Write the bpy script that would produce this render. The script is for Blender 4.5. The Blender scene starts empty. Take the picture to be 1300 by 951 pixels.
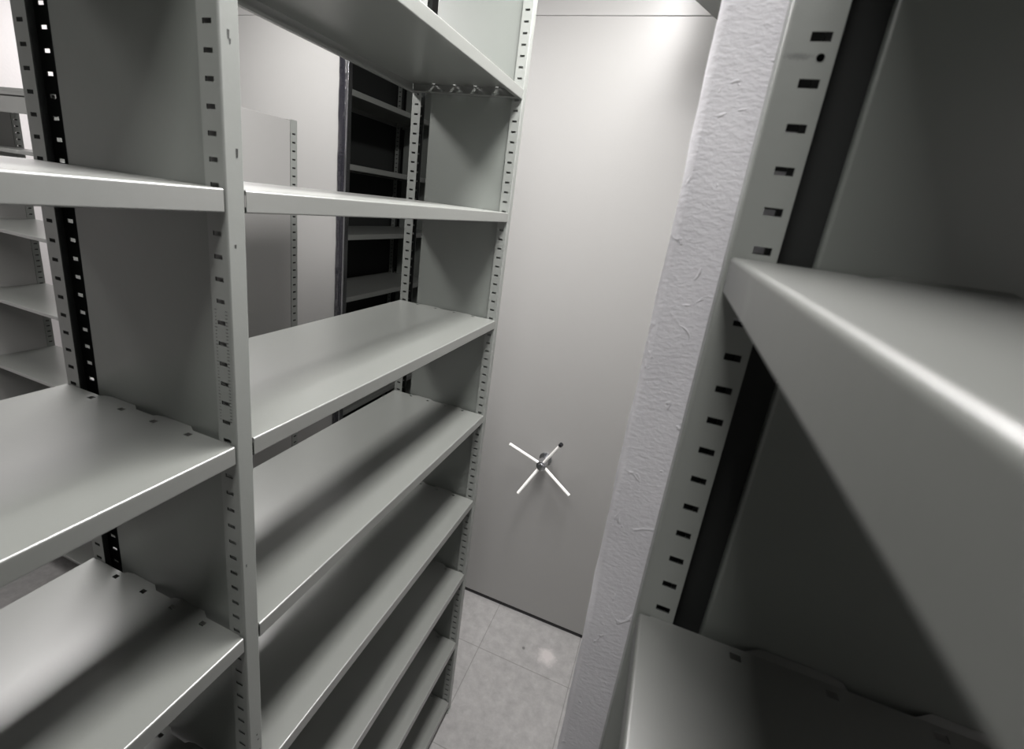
import bpy, bmesh, math
from mathutils import Matrix, Vector
C = bpy.context.scene.collection
sc = bpy.context.scene
H = 2.30                       # camera height above the floor; Z values below are given from the camera's level

# ------------------------------------------------------------------ camera
R = Matrix(((0.930433, -0.211960, 0.298960), (0.343923, 0.220184, -0.912818), (0.127655, 0.952136, 0.277766)))
cam_d = bpy.data.cameras.new('camera'); cam = bpy.data.objects.new('camera', cam_d); C.objects.link(cam)
cam_d.sensor_width = 36; cam_d.sensor_fit = 'HORIZONTAL'
cam_d.lens = 583.444 / 1300 * 36
cam_d.shift_y = -45.0 / 1300
cam_d.clip_start = 0.01; cam_d.clip_end = 60
cam_d.dof.use_dof = True; cam_d.dof.focus_distance = 1.5; cam_d.dof.aperture_fstop = 7.0
cam.matrix_world = Matrix.Translation((0, 0, H)) @ R.to_4x4()
sc.camera = cam
# ------------------------------------------------------------------ world + exposure
w = bpy.data.worlds.new('world'); sc.world = w; w.use_nodes = True
w.node_tree.nodes['Background'].inputs[0].default_value = (0.5, 0.55, 0.53, 1)
w.node_tree.nodes['Background'].inputs[1].default_value = 0.005
vs = sc.view_settings
vs.view_transform = 'Standard'; vs.look = 'None'; vs.gamma = 1.0; vs.use_curve_mapping = False
vs.exposure = -0.06
# ------------------------------------------------------------------ ceiling lamps' light (fixtures are built further down)
LAMP_Z = H + 1.10
LAMPS = [  # x, y, length, watts
    (-0.17, -0.22, 1.2, 20), (-0.17, 1.14, 1.0, 76),
    (-1.85, -0.15, 1.2, 7), (-1.85, 1.05, 1.2, 62),
    (-3.60, 2.65, 1.2, 22)]  # last lamp is unseen, added only to brighten the left wall
for i, (x, y, L, p) in enumerate(LAMPS):
    ld = bpy.data.lights.new('tube_light', 'AREA'); ld.shape = 'RECTANGLE'; ld.size = 0.3; ld.size_y = L
    ld.energy = p; ld.color = (1.0, 0.965, 0.955)
    lo = bpy.data.objects.new('tube_light', ld); C.objects.link(lo); lo.location = (x, y, LAMP_Z - 0.012)

# ------------------------------------------------------------------ materials
def nt(name):
    m = bpy.data.materials.new(name); m.use_nodes = True
    return m, m.node_tree, m.node_tree.nodes['Principled BSDF']
def N(t, kind, **kw):
    n = t.nodes.new(kind)
    for k, v in kw.items(): setattr(n, k, v)
    return n
def paint(name, col, rough=0.35, var=0.06, bump=0.02, scale=3.0, metal=0.0, bscale=90, scratch=0.0, ior=1.5):
    m, t, b = nt(name)
    tc = N(t, 'ShaderNodeTexCoord'); no = N(t, 'ShaderNodeTexNoise'); no.inputs['Scale'].default_value = scale; no.inputs['Detail'].default_value = 2
    t.links.new(tc.outputs['Object'], no.inputs['Vector'])
    mr = N(t, 'ShaderNodeMapRange'); mr.inputs['To Min'].default_value = 1 - var; mr.inputs['To Max'].default_value = 1 + var
    t.links.new(no.outputs['Fac'], mr.inputs['Value'])
    hs = N(t, 'ShaderNodeHueSaturation'); hs.inputs['Color'].default_value = (*col, 1)
    t.links.new(mr.outputs['Result'], hs.inputs['Value'])
    out = hs.outputs['Color']
    if scratch > 0:      # fine handling scratches that belong to the enamel
        mp = N(t, 'ShaderNodeMapping'); mp.inputs['Scale'].default_value = (6, 260, 6); mp.inputs['Rotation'].default_value = (0, 0, 0.5)
        n3 = N(t, 'ShaderNodeTexNoise'); n3.inputs['Scale'].default_value = 4; n3.inputs['Detail'].default_value = 1
        t.links.new(tc.outputs['Object'], mp.inputs['Vector']); t.links.new(mp.outputs['Vector'], n3.inputs['Vector'])
        r3 = N(t, 'ShaderNodeMapRange'); r3.inputs['From Min'].default_value = 0.68; r3.inputs['From Max'].default_value = 0.78; r3.inputs['To Max'].default_value = scratch
        t.links.new(n3.outputs['Fac'], r3.inputs['Value'])
        mx = N(t, 'ShaderNodeMixRGB'); mx.inputs['Color2'].default_value = (col[0]*1.6, col[1]*1.6, col[2]*1.6, 1)
        t.links.new(r3.outputs['Result'], mx.inputs['Fac']); t.links.new(out, mx.inputs['Color1']); out = mx.outputs['Color']
    t.links.new(out, b.inputs['Base Color'])
    r2 = N(t, 'ShaderNodeMapRange'); r2.inputs['To Min'].default_value = rough - 0.05; r2.inputs['To Max'].default_value = rough + 0.07
    t.links.new(no.outputs['Fac'], r2.inputs['Value']); b.inputs['Roughness'].default_value = rough
    b.inputs['IOR'].default_value = ior; b.inputs['Metallic'].default_value = metal
    n2 = N(t, 'ShaderNodeTexNoise'); n2.inputs['Scale'].default_value = bscale; n2.inputs['Detail'].default_value = 2
    t.links.new(tc.outputs['Object'], n2.inputs['Vector'])
    bp = N(t, 'ShaderNodeBump'); bp.inputs['Strength'].default_value = bump; bp.inputs['Distance'].default_value = 0.01
    t.links.new(n2.outputs['Fac'], bp.inputs['Height']); t.links.new(bp.outputs['Normal'], b.inputs['Normal'])
    return m
PAINT = (0.175, 0.187, 0.174)
M = {}
M['shelf'] = paint('shelf_enamel', (0.150, 0.158, 0.147), 0.31, 0.04, 0.012, scratch=0.0, ior=2.2)
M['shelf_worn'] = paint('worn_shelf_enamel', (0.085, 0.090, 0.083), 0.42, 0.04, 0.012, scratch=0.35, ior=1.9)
M['post'] = paint('post_enamel', PAINT, 0.36, 0.06, 0.02, ior=1.8)
M['panel'] = paint('side_panel_enamel', (0.13, 0.142, 0.13), 0.33, 0.04, 0.02, ior=1.8)
M['endpanel'] = paint('end_panel_enamel', (0.26, 0.26, 0.252), 0.36, 0.03, 0.02, scale=1.2)
M['dark'] = paint('dark_void_paint', (0.03, 0.03, 0.03), 0.6)
M['chip'] = paint('chipped_steel', (0.02, 0.022, 0.02), 0.6)
M['inner_shade'] = paint('painted_inner_shade', (0.022, 0.024, 0.023), 0.6, ior=1.3)  # shade inside uprights and recesses, put into the colour as near-black
M['hole'] = paint('unlit_hole', (0.001, 0.001, 0.001), 1.0, ior=1.0)
M['rubber'] = paint('black_rubber', (0.012, 0.012, 0.016), 0.16, 0.1, 0.25, bscale=25, ior=1.8)
M['chrome'] = paint('polished_steel', (0.6, 0.61, 0.63), 0.22, 0.02, 0.0, metal=1.0)
M['whiteplastic'] = paint('white_rod_enamel', (0.85, 0.85, 0.82), 0.3, 0.02, 0.0)
M['blackplastic'] = paint('black_plastic', (0.01, 0.01, 0.012), 0.2, 0.02, 0.0)
M['wall'] = paint('white_wall_paint', (0.72, 0.70, 0.70), 0.8, 0.03, 0.08, bscale=60)
M['ceiling'] = paint('ceiling_paint', (0.2, 0.2, 0.2), 0.9, 0.03, 0.05)

def plaster():
    m, t, b = nt('rough_plaster')
    tc = N(t, 'ShaderNodeTexCoord')
    no = N(t, 'ShaderNodeTexNoise'); no.inputs['Scale'].default_value = 14; no.inputs['Detail'].default_value = 8
    t.links.new(tc.outputs['Object'], no.inputs['Vector'])
    cr = N(t, 'ShaderNodeValToRGB'); cr.color_ramp.elements[0].position = 0.25; cr.color_ramp.elements[1].position = 0.7
    cr.color_ramp.elements[0].color = (0.50, 0.50, 0.52, 1); cr.color_ramp.elements[1].color = (0.57, 0.57, 0.59, 1)
    t.links.new(no.outputs['Fac'], cr.inputs['Fac']); t.links.new(cr.outputs['Color'], b.inputs['Base Color'])
    b.inputs['Roughness'].default_value = 0.75
    # stipple: stretched trowel marks + fine grain + a few lumps
    mp = N(t, 'ShaderNodeMapping'); mp.inputs['Rotation'].default_value = (0, 0.55, 0); mp.inputs['Scale'].default_value = (0.8, 1.0, 1.5)
    t.links.new(tc.outputs['Object'], mp.inputs['Vector'])
    a = N(t, 'ShaderNodeTexNoise'); a.inputs['Scale'].default_value = 170; a.inputs['Detail'].default_value = 5; a.inputs['Distortion'].default_value = 0.2
    t.links.new(mp.outputs['Vector'], a.inputs['Vector'])
    f = N(t, 'ShaderNodeTexNoise'); f.inputs['Scale'].default_value = 420; f.inputs['Detail'].default_value = 3
    t.links.new(tc.outputs['Object'], f.inputs['Vector'])
    l = N(t, 'ShaderNodeTexNoise'); l.inputs['Scale'].default_value = 26; l.inputs['Detail'].default_value = 4; l.inputs['Distortion'].default_value = 2.5
    t.links.new(tc.outputs['Object'], l.inputs['Vector'])
    lr = N(t, 'ShaderNodeMapRange'); lr.inputs['From Min'].default_value = 0.66; lr.inputs['From Max'].default_value = 0.72; lr.inputs['To Max'].default_value = 1.1
    t.links.new(l.outputs['Fac'], lr.inputs['Value'])
    s1 = N(t, 'ShaderNodeMath', operation='MULTIPLY_ADD'); s1.inputs[1].default_value = 0.35
    t.links.new(f.outputs['Fac'], s1.inputs[0]); t.links.new(a.outputs['Fac'], s1.inputs[2])
    s2 = N(t, 'ShaderNodeMath', operation='ADD'); t.links.new(s1.outputs[0], s2.inputs[0]); t.links.new(lr.outputs['Result'], s2.inputs[1])
    bp = N(t, 'ShaderNodeBump'); bp.inputs['Strength'].default_value = 0.62; bp.inputs['Distance'].default_value = 0.0013
    t.links.new(s2.outputs[0], bp.inputs['Height']); t.links.new(bp.outputs['Normal'], b.inputs['Normal'])
    return m
M['plaster'] = plaster()

def tiles():
    m, t, b = nt('vinyl_floor_tiles')
    tc = N(t, 'ShaderNodeTexCoord')
    sx = N(t, 'ShaderNodeSeparateXYZ'); t.links.new(tc.outputs['Object'], sx.inputs[0])
    edge = None
    for ax, off in (('X', 0.557), ('Y', -1.84)):
        ad = N(t, 'ShaderNodeMath', operation='ADD'); ad.inputs[1].default_value = off + 10.0
        t.links.new(sx.outputs[ax], ad.inputs[0])
        dv = N(t, 'ShaderNodeMath', operation='DIVIDE'); dv.inputs[1].default_value = 0.5; t.links.new(ad.outputs[0], dv.inputs[0])
        fr = N(t, 'ShaderNodeMath', operation='FRACT'); t.links.new(dv.outputs[0], fr.inputs[0])
        pp = N(t, 'ShaderNodeMath', operation='PINGPONG'); pp.inputs[1].default_value = 0.5; t.links.new(fr.outputs[0], pp.inputs[0])
        lt = N(t, 'ShaderNodeMath', operation='LESS_THAN'); lt.inputs[1].default_value = 0.0045; t.links.new(pp.outputs[0], lt.inputs[0])
        if edge is None: edge = lt
        else:
            mx = N(t, 'ShaderNodeMath', operation='MAXIMUM'); t.links.new(edge.outputs[0], mx.inputs[0]); t.links.new(lt.outputs[0], mx.inputs[1]); edge = mx
    n1 = N(t, 'ShaderNodeTexNoise'); n1.inputs['Scale'].default_value = 22; n1.inputs['Detail'].default_value = 9; n1.inputs['Roughness'].default_value = 0.65
    n2 = N(t, 'ShaderNodeTexNoise'); n2.inputs['Scale'].default_value = 3.2; n2.inputs['Detail'].default_value = 5
    for n in (n1, n2): t.links.new(tc.outputs['Object'], n.inputs['Vector'])
    cr = N(t, 'ShaderNodeValToRGB'); cr.color_ramp.elements[0].position = 0.32; cr.color_ramp.elements[1].position = 0.7
    cr.color_ramp.elements[0].color = (0.22, 0.22, 0.215, 1); cr.color_ramp.elements[1].color = (0.31, 0.305, 0.30, 1)
    t.links.new(n1.outputs['Fac'], cr.inputs['Fac'])
    # one worn pale patch and a small black scuff near the end panel
    cur = cr.outputs['Color']
    for (cx, cy, r, col, amt) in ((-0.20, 1.95, 0.055, (0.5, 0.47, 0.465), 0.7), (-0.335, 1.945, 0.008, (0.08, 0.08, 0.08), 0.8)):
        vm = N(t, 'ShaderNodeVectorMath', operation='DISTANCE'); vm.inputs[1].default_value = (cx, cy, 0)
        t.links.new(tc.outputs['Object'], vm.inputs[0])
        ns = N(t, 'ShaderNodeMath', operation='MULTIPLY_ADD'); ns.inputs[1].default_value = r * 2.2; t.links.new(n1.outputs['Fac'], ns.inputs[0]); t.links.new(vm.outputs['Value'], ns.inputs[2])
        mr = N(t, 'ShaderNodeMapRange'); mr.inputs['From Min'].default_value = r * 2.2; mr.inputs['From Max'].default_value = r * 1.6; mr.inputs['To Max'].default_value = amt
        t.links.new(ns.outputs[0], mr.inputs['Value'])
        mm = N(t, 'ShaderNodeMixRGB'); mm.inputs['Color2'].default_value = (*col, 1); t.links.new(mr.outputs['Result'], mm.inputs['Fac']); t.links.new(cur, mm.inputs['Color1']); cur = mm.outputs['Color']
    mj = N(t, 'ShaderNodeMixRGB'); mj.inputs['Color2'].default_value = (0.12, 0.12, 0.115, 1)
    jm = N(t, 'ShaderNodeMath', operation='MULTIPLY'); jm.inputs[1].default_value = 0.6; t.links.new(edge.outputs[0], jm.inputs[0])
    t.links.new(jm.outputs[0], mj.inputs['Fac']); t.links.new(cur, mj.inputs['Color1']); t.links.new(mj.outputs['Color'], b.inputs['Base Color'])
    b.inputs['Roughness'].default_value = 0.5
    return m
M['tiles'] = tiles()
def emis(name, col, s):
    m, t, b = nt(name); b.inputs['Base Color'].default_value = (0.8, 0.8, 0.8, 1)
    b.inputs['Emission Color'].default_value = (*col, 1); b.inputs['Emission Strength'].default_value = s; return m
M['diffuser'] = emis('lamp_diffuser', (1, 0.97, 0.96), 6)

# ------------------------------------------------------------------ mesh helpers
def link(name, bm, mats, parent=None, loc=(0, 0, 0), rotz=0.0, smooth=35):
    bmesh.ops.recalc_face_normals(bm, faces=bm.faces)
    me = bpy.data.meshes.new(name); bm.to_mesh(me); bm.free()
    for m in (mats if isinstance(mats, (list, tuple)) else [mats]): me.materials.append(m)
    if smooth:
        me.polygons.foreach_set('use_smooth', [True] * len(me.polygons)); me.set_sharp_from_angle(angle=math.radians(smooth))
    o = bpy.data.objects.new(name, me); C.objects.link(o); o.location = loc; o.rotation_euler.z = rotz
    if smooth:
        wn = o.modifiers.new('weighted', 'WEIGHTED_NORMAL'); wn.keep_sharp = True; wn.weight = 100
    if parent: o.parent = parent
    return o
def box(bm, x0, x1, y0, y1, z0, z1, bev=0.0, seg=2, mat=0):
    r = bmesh.ops.create_cube(bm, size=1.0); v = r['verts']
    for q in v: q.co = Vector(((x0+x1)/2 + q.co.x*(x1-x0), (y0+y1)/2 + q.co.y*(y1-y0), (z0+z1)/2 + q.co.z*(z1-z0)))
    fs = set(f for q in v for f in q.link_faces)
    for f in fs: f.material_index = mat
    if bev:
        es = list(set(e for f in fs for e in f.edges))
        bmesh.ops.bevel(bm, geom=es, offset=bev, segments=seg, profile=0.5, affect='EDGES', material=-1)
def rod(bm, p0, p1, r, n=16, bev=0.0, r2=None):
    p0, p1 = Vector(p0), Vector(p1); d = p1 - p0; L = d.length
    q = d.to_track_quat('Z', 'Y').to_matrix().to_4x4()
    ring = [(0, 0), (r, 0)] if not bev else [(0, 0), (r - bev, 0), (r - bev*0.3, bev*0.3), (r, bev)]
    rt = r if r2 is None else r2
    ring2 = [(rt, L), (0, L)] if not bev else [(rt, L - bev), (rt - bev*0.3, L - bev*0.3), (rt - bev, L), (0, L)]
    prof = ring + ring2; rows = []
    for (a, z) in prof:
        if a == 0: rows.append([bm.verts.new(Matrix.Translation(p0) @ q @ Vector((0, 0, z)))])
        else: rows.append([bm.verts.new(Matrix.Translation(p0) @ q @ Vector((a*math.cos(t), a*math.sin(t), z))) for t in [2*math.pi*k/n for k in range(n)]])
    for A, B in zip(rows, rows[1:]):
        for k in range(n):
            a0, a1 = A[k % len(A)], A[(k+1) % len(A)]; b0, b1 = B[k % len(B)], B[(k+1) % len(B)]
            vs_ = [a0, a1, b1, b0]; u = []
            for x in vs_:
                if x not in u: u.append(x)
            if len(u) > 2: bm.faces.new(u)
def plate(bm, us, vs, holes, th, f, inner=0):
    """sheet with rectangular holes. us, vs: grid lines; holes: set of (i, j) cells; f(u, v, w) -> point, w in [0, th]."""
    nu, nv = len(us), len(vs); A = {}; B = {}
    def va(i, j):
        if (i, j) not in A: A[i, j] = bm.verts.new(f(us[i], vs[j], 0)); B[i, j] = bm.verts.new(f(us[i], vs[j], th))
        return A[i, j]
    solid = lambda i, j: 0 <= i < nu-1 and 0 <= j < nv-1 and (i, j) not in holes
    for i in range(nu-1):
        for j in range(nv-1):
            if not solid(i, j): continue
            c = [(i, j), (i+1, j), (i+1, j+1), (i, j+1)]
            for q in c: va(*q)
            bm.faces.new([A[q] for q in c]); bm.faces.new([B[q] for q in reversed(c)]).material_index = inner
            for (p, q, ni, nj) in ((c[0], c[1], i, j-1), (c[1], c[2], i+1, j), (c[2], c[3], i, j+1), (c[3], c[0], i-1, j)):
                if not solid(ni, nj): bm.faces.new([A[q], A[p], B[p], B[q]]).material_index = inner if 0 < ni < nu-2 or 0 < nj < nv-2 else 0
def sweep(bm, path, th, x0, x1):
    """thin sheet: path = list of (y, z), thickened by th along its left normal, extruded from x0 to x1."""
    n = len(path); off = []
    for i in range(n):
        a = Vector(path[max(i-1, 0)]); b = Vector(path[min(i+1, n-1)]); d = (b - a).normalized()
        off.append((path[i][0] - d.y*th, path[i][1] + d.x*th))
    def ring(x): return [bm.verts.new((x, p[0], p[1])) for p in path], [bm.verts.new((x, p[0], p[1])) for p in off]
    a0, b0 = ring(x0); a1, b1 = ring(x1)
    for i in range(n-1):
        bm.faces.new([a0[i], a0[i+1], a1[i+1], a1[i]]); bm.faces.new([b0[i+1], b0[i], b1[i], b1[i+1]])
        bm.faces.new([a0[i+1], a0[i], b0[i], b0[i+1]]); bm.faces.new([a1[i], a1[i+1], b1[i+1], b1[i]])
    for i in (0, n-1): bm.faces.new([a0[i], a1[i], b1[i], b0[i]])
def arc(cy, cz, r, a0, a1, n=5):
    return [(cy + r*math.cos(math.radians(a0 + (a1-a0)*k/n)), cz + r*math.sin(math.radians(a0 + (a1-a0)*k/n))) for k in range(n+1)]
def thing(name, label, cat, loc, group=None):
    o = bpy.data.objects.new(name, None); C.objects.link(o); o.location = loc; o.empty_display_size = 0.1
    o['label'] = label; o['category'] = cat
    if group: o['group'] = group
    return o
def struct(name, bm, m, smooth=None):
    o = link(name, bm, m, smooth=smooth); o['kind'] = 'structure'; return o

# ------------------------------------------------------------------ structure
X0, X1, Y0, Y1, ZC = -4.25, 1.15, -4.2, 5.2, H + 1.22
def slab(name, m, a):
    bm = bmesh.new(); box(bm, *a); return struct(name, bm, m)
slab('floor', M['tiles'], (X0-.1, X1+.1, Y0-.1, Y1+.1, -0.1, 0))
slab('ceiling', M['ceiling'], (X0-.1, X1+.1, Y0-.1, Y1+.1, ZC, ZC+.1))
slab('wall_left', M['wall'], (X0-.1, X0, Y0-.1, Y1+.1, 0, ZC))
slab('wall_right', M['wall'], (X1, X1+.1, Y0-.1, Y1+.1, 0, ZC))
slab('wall_back', M['wall'], (X0, X1, Y1, Y1+.1, 0, ZC))
slab('wall_front', M['wall'], (X0, X1, Y0-.1, Y0, 0, ZC))
# plastered pillar with a worn round corner, displaced by a light hand-made wobble
bm = bmesh.new()
px0, px1, py0, py1 = -0.0125, 0.40, 0.470, 0.72
prof = [(px1, py0), (px0+.009, py0)] + [(px0+.009-.009*math.sin(math.radians(a)), py0+.009-.009*math.cos(math.radians(a))) for a in (22, 45, 68)] + [(px0, py0+.009), (px0, py1), (px1, py1)]
nz = 240; rows = []
for k in range(nz+1):
    z = ZC*k/nz; row = []
    for i, (x, y) in enumerate(prof):
        if 1 <= i <= 6:
            dx = 0.0007*math.sin(z*11+1.3) + 0.0005*math.sin(z*37+i*.8) + 0.00035*math.sin(z*91+i*1.7)
            dy = 0.0004*math.sin(z*17+2) * (1 if i < 6 else 0)
        else: dx = dy = 0
        row.append(bm.verts.new((x+dx*(1 if i > 1 else 0), y+dy, z)))
    rows.append(row)
for a, b in zip(rows, rows[1:]):
    for i in range(len(prof)):
        j = (i+1) % len(prof); bm.faces.new([a[i], a[j], b[j], b[i]])
bm.faces.new(rows[0]); bm.faces.new(rows[-1])
pil = struct('pillar', bm, M['plaster'], smooth=50)
pil['label'] = 'pale grey rough plastered pillar between the right shelving and the end panel'

# ------------------------------------------------------------------ shelving components (local, shared meshes)
PITCH = 0.0306
def post_bm(height, phase, fl=0.035, sc_=0.0185, sw=0.0145, sh=0.0058, T=0.028, th=0.0016, z0=0.0, rhole=None):
    """C-shaped upright: web at x=0 facing +x, flanges along -x at y=+-T/2, slots through both flanges."""
    bm = bmesh.new(); r = 0.003
    # web with rounded corners
    pts = [(-r, -T/2)] + [(-r + r*math.sin(math.radians(a)), -T/2 + r - r*math.cos(math.radians(a))) for a in (22, 45, 68, 90)] \
        + [(-r + r*math.cos(math.radians(a)), T/2 - r + r*math.sin(math.radians(a))) for a in (0, 22, 45, 68)] + [(-r, T/2)]
    inn = [(-r, -T/2+th)] + [(-th, -T/2+th)]*4 + [(-th, T/2-th)]*4 + [(-r, T/2-th)]
    V = [[bm.verts.new((p[0], p[1], z)) for p in pts] for z in (z0, height)]
    I = [[bm.verts.new((p[0], p[1], z)) for p in (inn[0], inn[1], inn[-2], inn[-1])] for z in (z0, height)]
    for i in range(len(pts)-1): bm.faces.new([V[0][i], V[0][i+1], V[1][i+1], V[1][i]])
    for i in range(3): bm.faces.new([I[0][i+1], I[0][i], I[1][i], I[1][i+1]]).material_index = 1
    for k in (0, 1): bm.faces.new(V[k] + list(reversed(I[k])))
    # flanges
    us = [r, sc_ - sw/2, sc_ + sw/2, fl]
    cs = []; z = phase
    while z > z0 + 0.05: z -= PITCH
    z += PITCH
    while z < height - 0.02: cs.append(z); z += PITCH
    vs_ = [z0]; 
    for c in cs: vs_ += [c - sh/2, c + sh/2]
    vs_.append(height)
    holes = {(1, 1+2*i) for i in range(len(cs))}
    if rhole is not None:
        pass
    for s in (-1, 1):
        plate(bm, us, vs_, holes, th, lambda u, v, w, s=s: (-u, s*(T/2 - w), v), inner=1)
    # small foot plate
    box(bm, -fl, 0.004, -T/2-.004, T/2+.004, z0, z0+.004)
    bmesh.ops.remove_doubles(bm, verts=bm.verts, dist=1e-6)
    return bm
def shelf_bm(L, D, lip=0.030, ret=0.013, r=0.0028, th=0.0012, tab=0.0078, tabz=0.0, ends=True):
    """folded sheet shelf: centre origin, top at z=0, x along the length, front at -y."""
    bm = bmesh.new(); h = D/2
    for s in (-1, 1):
        P = [(0.012, 0), (r + .0005, 0)] + [(r - r*math.sin(math.radians(a)), -r + r*math.cos(math.radians(a))) for a in (0, 15, 30, 45, 60, 75, 90)]
        rb = 0.0018
        P += [(0, -r - .0005), (0, -lip + rb + .0005), (0, -lip + rb)] + [(rb - rb*math.cos(math.radians(a)), -lip + rb - rb*math.sin(math.radians(a))) for a in (30, 60, 90)]
        P += [(ret, -lip), (ret, -lip + 0.007)]
        # path runs edge -> down; local u measured inwards from the edge
        path = [(s*(h - u), z) for (u, z) in P]
        # keep thickness on the inside
        sweep(bm, path, th if s < 0 else -th, -L/2 + .002, L/2 - .002)
    e = L/2; hx = 0.011; hw = 0.0040
    xs = [-e, -e+hx-hw, -e+hx+hw, -e+.04, e-.04, e-hx-hw, e-hx+hw, e]
    cy = [-0.114, -0.038, 0.038, 0.114]
    ys = [-h+.012]
    for c in cy: ys += [c*D/0.4 - hw*1.3, c*D/0.4 + hw*1.3]
    ys.append(h-.012)
    holes = {(i, 1+2*k) for i in (1, 5) for k in range(4)} if ends else set()
    plate(bm, xs, ys, holes, th, lambda u, v, w: (u, v, -w))
    if ends:
        for s in (-1, 1):
            box(bm, *sorted((s*(e-.001), s*(e-.024))), -h+.014, h-.014, -lip+.002, -lip+.0032)
            # tabs that reach into the frame recess
            for c in (-0.064, 0.066):
                c *= D/0.4; pts = [(0, -.045), (tab, -.030), (tab, .026), (tab*.55, .040), (0, .044)]
                a = [bm.verts.new((s*(e + p[0]), c + p[1], 0.0 + tabz*(p[0] > 0))) for p in pts]; b = [bm.verts.new((s*(e + p[0]), c + p[1], -th + tabz*(p[0] > 0))) for p in pts]
                bm.faces.new(a); bm.faces.new(list(reversed(b)))
                for i in range(5): bm.faces.new([a[i], a[(i+1) % 5], b[(i+1) % 5], b[i]])
            # end flange folded down, with four hook slots
            ys2 = [-h+.003]
            for c in (-0.105, -0.032, 0.030, 0.088): ys2 += [c - .013, c + .013]
            ys2.append(h-.003)
            plate(bm, ys2, [-lip+.002, -lip+.010, -lip+.0145, -th], {(1+2*k, 1) for k in range(4)}, th, lambda u, v, w, s=s: (s*(e - .0005 - w), u, v))
    return bm
def sidepanel_bm(x_a, x_b, z0, z1, t=0.004, bev=0.0014, yo=0.0):
    bm = bmesh.new(); box(bm, x_b, x_a, yo-t/2, yo+t/2, z0, z1, bev=bev, seg=3); return bm

# shared meshes
TOP = H + 0.86
post_ob = None; SH = {}
def add_post(mesh_holder, parent, loc, rotz):
    o = mesh_holder['o'].copy() if mesh_holder.get('used') else mesh_holder['o']
    if mesh_holder.get('used'): C.objects.link(o)
    mesh_holder['used'] = True
    o.parent = parent; o.location = loc; o.rotation_euler.z = rotz
    return o
PM_L = {'o': link('post', post_bm(TOP, H + 0.1596), [M['post'], M['inner_shade']])}
PANEL_L = {'o': link('side_panel', sidepanel_bm(-0.003, -0.326, 0.05, TOP-.01, yo=-.004), M['panel'])}
def add_shelf(key, maker, parent, loc, rotz=0.0, label=None, mat='shelf'):
    if key not in SH: SH[key] = {'o': link('shelf', maker(), M[mat])}
    o = add_post(SH[key], parent, loc, rotz)
    if 'label' in o: del o['label']
    if label: o['label'] = label
    return o
DEP = 0.395
def frame(parent, x_front, y_mid, face, depth=DEP, posts=PM_L, panels=PANEL_L):
    """face +1: front web looks to +X.  Coordinates local to the parent."""
    fr = bpy.data.objects.new('upright_frame', None); C.objects.link(fr); fr.parent = parent; fr.location = (x_front, y_mid, 0)
    ra = 0.0 if face > 0 else math.pi; rb = math.pi - ra
    add_post(posts, fr, (0, 0, 0), ra)
    add_post(posts, fr, (-face*depth, 0, 0), rb)
    add_post(panels, fr, (0, 0, 0), ra if panels is PANEL_L else ra)
    return fr

# ------------------------------------------------------------------ left shelving row, two bays
XF = -0.5525
left = thing('steel_shelving', 'grey-green steel shelving row of two open bays with slotted uprights, left of the aisle', 'shelving', (XF, 0, 0))
YF = [-0.536, 0.463, 1.489]           # frame mid planes
for y in YF: frame(left, 0, y, 1)
LEV = [0.345, -0.0265, -0.3955, -0.765, -1.138, -1.50, -1.873, -2.235]
LAB0 = {1: 'shelf at eye level of the near bay, seen edge-on', 2: 'wide shelf in the near bay with tabs and four square holes at its end'}
LAB1 = {0: 'topmost visible shelf, its underside showing', 2: 'brightest shelf, at the middle of the far bay'}
for bay in (0, 1):
    y0 = YF[bay] + 0.014; y1 = YF[bay+1] - 0.014; L = y1 - y0 - 0.001
    for i, z in enumerate(LEV):
        add_shelf(('L', bay), lambda L=L: shelf_bm(L, DEP - 0.001), left, (-DEP/2, (y0+y1)/2, H+z), math.pi/2, (LAB0, LAB1)[bay].get(i))
# chips on the middle front post web and a printed level strip on its flange
bm = bmesh.new()
for (z, w, h_, dy) in ((0.150, .0016, .010, -.002), (0.143, .0012, .006, .000), (0.018, .0018, .011, .004), (-0.10, .0015, .005, -.003), (-1.02, .0016, .004, .002), (-1.035, .0018, .003, .004), (-1.07, .001, .012, .007), (-0.62, .001, .006, -.006)):
    a = [bm.verts.new((0.0003, dy + sx*w*(1 if k else .6), H + z + k*h_ - h_/2)) for k, sx in ((0, -1), (0, 1), (1, 1), (1, -1))]
    bm.faces.new(a)
chips = link('paint_chips', bm, M['chip'], left, (0, YF[1], 0), smooth=None); chips['kind'] = 'stuff'
bm = bmesh.new()
k = 0; z = -0.19
while z > -0.36:
    for (xa, xb) in (((-.030, -.028) if k % 5 else (-.031, -.0265)), (-.0105, -.0065)):
        box(bm, xa, xb, -.01435, -.0141, H+z, H+z+.0007)
    z -= 0.0051; k += 1
ticks = link('level_scale', bm, M['chip'], left, (0, YF[1], 0), smooth=None); ticks['kind'] = 'stuff'; ticks['label'] = 'faint scale lines beside the slots'

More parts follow.
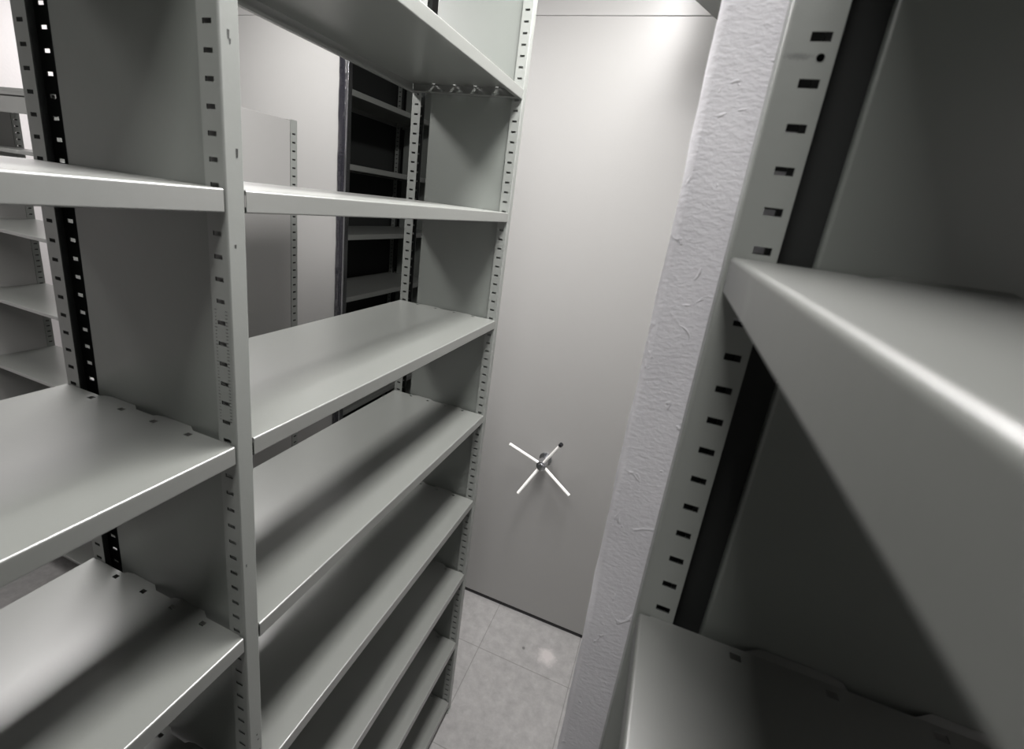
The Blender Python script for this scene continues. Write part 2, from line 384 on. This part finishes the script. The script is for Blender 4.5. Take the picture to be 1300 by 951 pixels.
# ------------------------------------------------------------------ right shelving bay (close to the camera)
XR = 0.0375; YR = 0.425 + 0.014; TR = H + 0.86
right = thing('steel_shelving', 'grey steel shelving bay at the right, its blurred shelf edge closest to the viewer', 'shelving', (XR, 0, 0))
def smudged():
    m = M['post'].copy(); m.name = 'post_enamel_with_smudge'; t = m.node_tree; b = t.nodes['Principled BSDF']
    src = b.inputs['Base Color'].links[0].from_socket
    tc = N(t, 'ShaderNodeTexCoord'); mp = N(t, 'ShaderNodeMapping'); mp.vector_type = 'TEXTURE'
    mp.inputs['Location'].default_value = (-0.013, 0, H + .1305); mp.inputs['Scale'].default_value = (0.012, 1, 0.0030)
    ln = N(t, 'ShaderNodeVectorMath', operation='LENGTH'); t.links.new(tc.outputs['Object'], mp.inputs['Vector']); t.links.new(mp.outputs['Vector'], ln.inputs[0])
    no = N(t, 'ShaderNodeTexNoise'); no.inputs['Scale'].default_value = 500; t.links.new(tc.outputs['Object'], no.inputs['Vector'])
    ad = N(t, 'ShaderNodeMath', operation='ADD'); t.links.new(ln.outputs['Value'], ad.inputs[0]); t.links.new(no.outputs['Fac'], ad.inputs[1])
    mr = N(t, 'ShaderNodeMapRange'); mr.inputs['From Min'].default_value = 1.5; mr.inputs['From Max'].default_value = 0.8; mr.inputs['To Max'].default_value = 0.5
    t.links.new(ad.outputs[0], mr.inputs['Value'])
    mx = N(t, 'ShaderNodeMixRGB'); mx.inputs['Color2'].default_value = (0.03, 0.03, 0.032, 1)
    t.links.new(mr.outputs['Result'], mx.inputs['Fac']); t.links.new(src, mx.inputs['Color1']); t.links.new(mx.outputs['Color'], b.inputs['Base Color'])
    return m
M['post_smudged'] = smudged()
PM_R = {'o': link('post', post_bm(TR, H + 0.1434, fl=0.037, sc_=0.0245, sw=0.0135, sh=0.0062), [M['post_smudged'], M['inner_shade']])}
PANEL_R = {'o': link('side_panel', sidepanel_bm(-0.066, -0.40, 0.05, TR-.01, t=0.012, bev=0.004), M['panel'])}
for y in (YR, YR - 1.03): frame(right, 0, y, -1, depth=0.44, posts=PM_R, panels=PANEL_R)
for y in (YR, YR - 1.03):       # far skin of the side frame closes the post recess, its shade painted in
    bm = bmesh.new(); box(bm, .030, .41, .0095, .0125, .05, TR-.01); link('panel_backing', bm, M['inner_shade'], right, (0, y, 0))
for i, z in enumerate([0.345, -0.0175, -0.390, -0.765, -1.138, -1.50, -1.873, -2.235]):
    L = 1.03 - 0.028 - 0.001
    add_shelf('R', lambda: shelf_bm(L, 0.434, r=0.0034, tabz=0.003), right, (0.003 + 0.217, YR - 0.515, H+z), -math.pi/2,
              {1: 'nearest shelf, its rounded front edge out of focus'}.get(i), 'shelf_worn')
# round hole + smudge on the slotted face
bm = bmesh.new(); rod(bm, (0.0275, -.01435, H+.130), (0.0275, -.0137, H+.130), 0.0027, 24)
hole = link('round_hole', bm, M['hole'], right, (0, YR, 0)); hole['label'] = 'small round black hole between two slots'

# ------------------------------------------------------------------ mobile units with end panels in one plane
YP = 2.143
ZT = H + 0.788
def mobile(x0, x1, y_len, label, shelves_side):
    t = thing('mobile_shelving', label, 'shelving', ((x0+x1)/2, YP, 0))
    cx = (x0+x1)/2; hw = (x1-x0)/2
    bm = bmesh.new(); box(bm, -hw, hw, 0.0, 0.022, 0.030, ZT, bev=0.003); link('end_panel', bm, M['endpanel'], t)
    bm = bmesh.new(); box(bm, -hw, hw, 0.0, 0.022, ZT+.0007, ZC-.06, bev=0.002); link('header_panel', bm, M['endpanel'], t)
    bm = bmesh.new(); box(bm, -hw+.005, hw-.005, 0.010, y_len, 0.0, 0.017); box(bm, -hw+.02, hw-.02, .03, y_len, .017, .075, bev=.003); link('carriage', bm, M['blackplastic'], t)
    return t, cx, hw
m1, cx1, hw1 = mobile(-0.89, 0.30, 2.4, 'tall plain steel end panel of mobile shelving with a white four-armed hand wheel', 0)
m2, cx2, hw2 = mobile(-2.62, -1.765, 2.4, 'mobile shelving behind the left row, pale end panel and dark open shelves', 0)
# black sealing strip and bright edge on the second unit
bm = bmesh.new(); nzs = 160
rows = []
for k in range(nzs+1):
    z = 0.05 + (ZT - 0.07)*k/nzs; wv = .0018*math.sin(z*23) + .0012*math.sin(z*61+1)
    rows.append([bm.verts.new(p + (z,)) for p in ((hw2-.048, 0.0), (hw2-.046, -.006+wv*.6), (hw2-.034, -.011+wv), (hw2-.020, -.009-wv), (hw2-.006, -.012+wv*.7), (hw2+.004, -.006), (hw2+.004, .004))])
for a, b in zip(rows, rows[1:]):
    for i in range(6): bm.faces.new([a[i], a[i+1], b[i+1], b[i]])
    bm.faces.new([a[6], a[0], b[0], b[6]])
bm.faces.new(rows[0]); bm.faces.new(rows[-1])
link('sealing_strip', bm, M['rubber'], m2, smooth=60)['label'] = 'black rubber strip down the edge'
bm = bmesh.new(); box(bm, hw2+.004, hw2+.016, -.010, .022, 0.02, ZT, bev=.002); link('edge_trim', bm, M['chrome'], m2)['label'] = 'narrow bright steel edge'
# shelves of the mobile units
PM_M = PM_L
for (t, hw) in ((m1, hw1), (m2, hw2)):
    for y in (1.045, 2.045):
        fr = bpy.data.objects.new('upright_frame', None); C.objects.link(fr); fr.parent = t; fr.location = (hw, y, 0)
        add_post(PM_L, fr, (0, 0, 0), 0); add_post(PM_L, fr, (-DEP, 0, 0), math.pi); add_post(PANEL_L, fr, (0, 0, 0), 0)
        fr = bpy.data.objects.new('upright_frame', None); C.objects.link(fr); fr.parent = t; fr.location = (-hw, y, 0)
        add_post(PM_L, fr, (0, 0, 0), math.pi); add_post(PM_L, fr, (DEP, 0, 0), 0); add_post(PANEL_L, fr, (0, 0, 0), math.pi)
    for z in (0.47, 0.10, -0.28, -0.643, -1.01, -1.38, -1.75, -2.1):
        for y, L in ((0.5265, 1.007), (1.545, 0.971)):
            for s in (-1, 1):
                add_shelf(('M', L), lambda L=L: shelf_bm(L, DEP-.001), t, (s*(hw - DEP/2), y, H+z), s*math.pi/2)
    bm = bmesh.new(); box(bm, -.002, .002, .03, 2.06, .08, ZT-.02); link('centre_divider', bm, M['inner_shade'], t)  # divider coloured near-black for the shade behind the shelves
# hand wheel
hub = Vector((-0.427 - cx1, -0.073, H - 1.252))
whl = bpy.data.objects.new('hand_wheel', None); C.objects.link(whl); whl.parent = m1; whl.location = hub
bm = bmesh.new()
rod(bm, (0, .073, 0), (0, .066, 0), .034, 32, .0015); rod(bm, (0, .068, 0), (0, .0, 0), .0155, 24)
rod(bm, (0, .030, 0), (0, -.022, 0), .0255, 32, .003); rod(bm, (0, -.022, 0), (0, -.030, 0), .017, 24, .002)
link('hub', bm, M['chrome'], whl)['label'] = 'round metal hub'
for k, ang in enumerate((62.2, 152.2, 242.2, 332.2)):
    a = math.radians(ang); d = Vector((math.cos(a), 0, math.sin(a)))
    p0 = d*0.014 + Vector((0, -.006, 0)); p1 = d*0.195 + Vector((0, -.052, 0))
    bm = bmesh.new()
    end = p1 if k else p0.lerp(p1, .90)
    rod(bm, p0, end, .0078, 18, .002); link('arm', bm, M['whiteplastic'], whl)
    if not k:
        bm = bmesh.new(); rod(bm, end, p1, .0105, 20, .003); link('end_cap', bm, M['blackplastic'], whl)['label'] = 'black cap on the upper arm'
        

# ------------------------------------------------------------------ shelving behind, seen through the near bay (runs across)
q = thing('steel_shelving', 'lower shelving with light grey side panel standing behind the left row', 'shelving', (-1.46, 1.50, 0))
QT = H + 0.20
PM_Q = {'o': link('post', post_bm(QT, H + 0.12), [M['post'], M['inner_shade']])}
# local frame of the side panels: sheet in the YZ plane, posts at back (y=0) and front (y=-0.30)
def qframe(x):
    fr = bpy.data.objects.new('upright_frame', None); C.objects.link(fr); fr.parent = q; fr.location = (x, 0, 0)
    add_post(PM_Q, fr, (-.014, 0, 0), math.pi/2); add_post(PM_Q, fr, (-.014, -.30, 0), -math.pi/2)
    return fr
QX = [0, -0.87, -1.76, -2.70]
QPAN = {}
for x in QX:
    fr = qframe(x)
    if 'o' not in QPAN:
        bm = bmesh.new(); box(bm, -.010, -.0017, -.264, -.0345, .05, QT-.004, bev=.0006); QPAN['o'] = link('side_panel', bm, M['endpanel'])
    add_post(QPAN, fr, (0, 0, 0), 0)
for a, b in zip(QX, QX[1:]):
    x0, x1 = b + .001, a - .029; L = x1 - x0
    for z in (-0.044, -0.394, -0.739, -1.10, -1.45, -1.80, -2.15):
        add_shelf(('Q', round(L, 3)), lambda L=L: shelf_bm(L, 0.298, lip=.016, ret=.008, ends=False), q, ((x0+x1)/2, -.15, H+z), 0)
# top cover with a groove along its front
bm = bmesh.new()
box(bm, QX[-1], QX[0]-.030, -.300, -.004, H+.176, H+.190, bev=.001)
box(bm, QX[-1], QX[0]-.030, -.300, -.296, H+.164, H+.176); box(bm, QX[-1], QX[0]-.030, -.297, -.293, H+.158, H+.166, mat=1); box(bm, QX[-1], QX[0]-.030, -.300, -.294, H+.097, H+.158, bev=.001)
link('top_cover', bm, [M['shelf'], M['chip']], q, smooth=None)

# ------------------------------------------------------------------ overhead trunking behind the pillar top
tr = bmesh.new()
zt = H + .70
d = Vector((0.441, 0.898, 0)); n_ = Vector((0.898, -0.441, 0)); p = Vector((-.044, 1.955, 0))
for (a, z) in ((0, 0),):
    A = [p + d*s + n_*u for s, u in ((-.35, 0), (.155, 0), (.155, .25), (-.35, .25))]
    lo = [tr.verts.new((v.x, v.y, zt)) for v in A]; hi = [tr.verts.new((v.x, v.y, ZC)) for v in A]
    tr.faces.new(lo); tr.faces.new(hi)
    for i in range(4): tr.faces.new([lo[i], lo[(i+1) % 4], hi[(i+1) % 4], hi[i]])
bmesh.ops.bevel(tr, geom=list(tr.edges), offset=.003, segments=2, affect='EDGES')
trk = link('steel_trunking', tr, M['post'])
trk['label'] = 'grey steel trunking overhead between pillar top and end panel'; trk['category'] = 'trunking'

# ------------------------------------------------------------------ ceiling lamps
for i, (x, y, L, pw) in enumerate(LAMPS):
    lt = thing('ceiling_light', 'long white strip light on the ceiling above the %s' % ('near end of the front aisle', 'front aisle by the end panel', 'near end of the rear aisle', 'rear aisle by the pale panel', 'far left corner, unseen and added to brighten the left wall')[i], 'ceiling light', (x, y, LAMP_Z), 'strip lights on the ceiling')
    bm = bmesh.new(); box(bm, -.18, .18, -L/2-.02, L/2+.02, .03, ZC-LAMP_Z, bev=.004); link('housing', bm, M['whiteplastic'], lt)
    bm = bmesh.new(); box(bm, -.165, .165, -L/2, L/2, -.004, .032, bev=.006); link('diffuser', bm, M['diffuser'], lt)
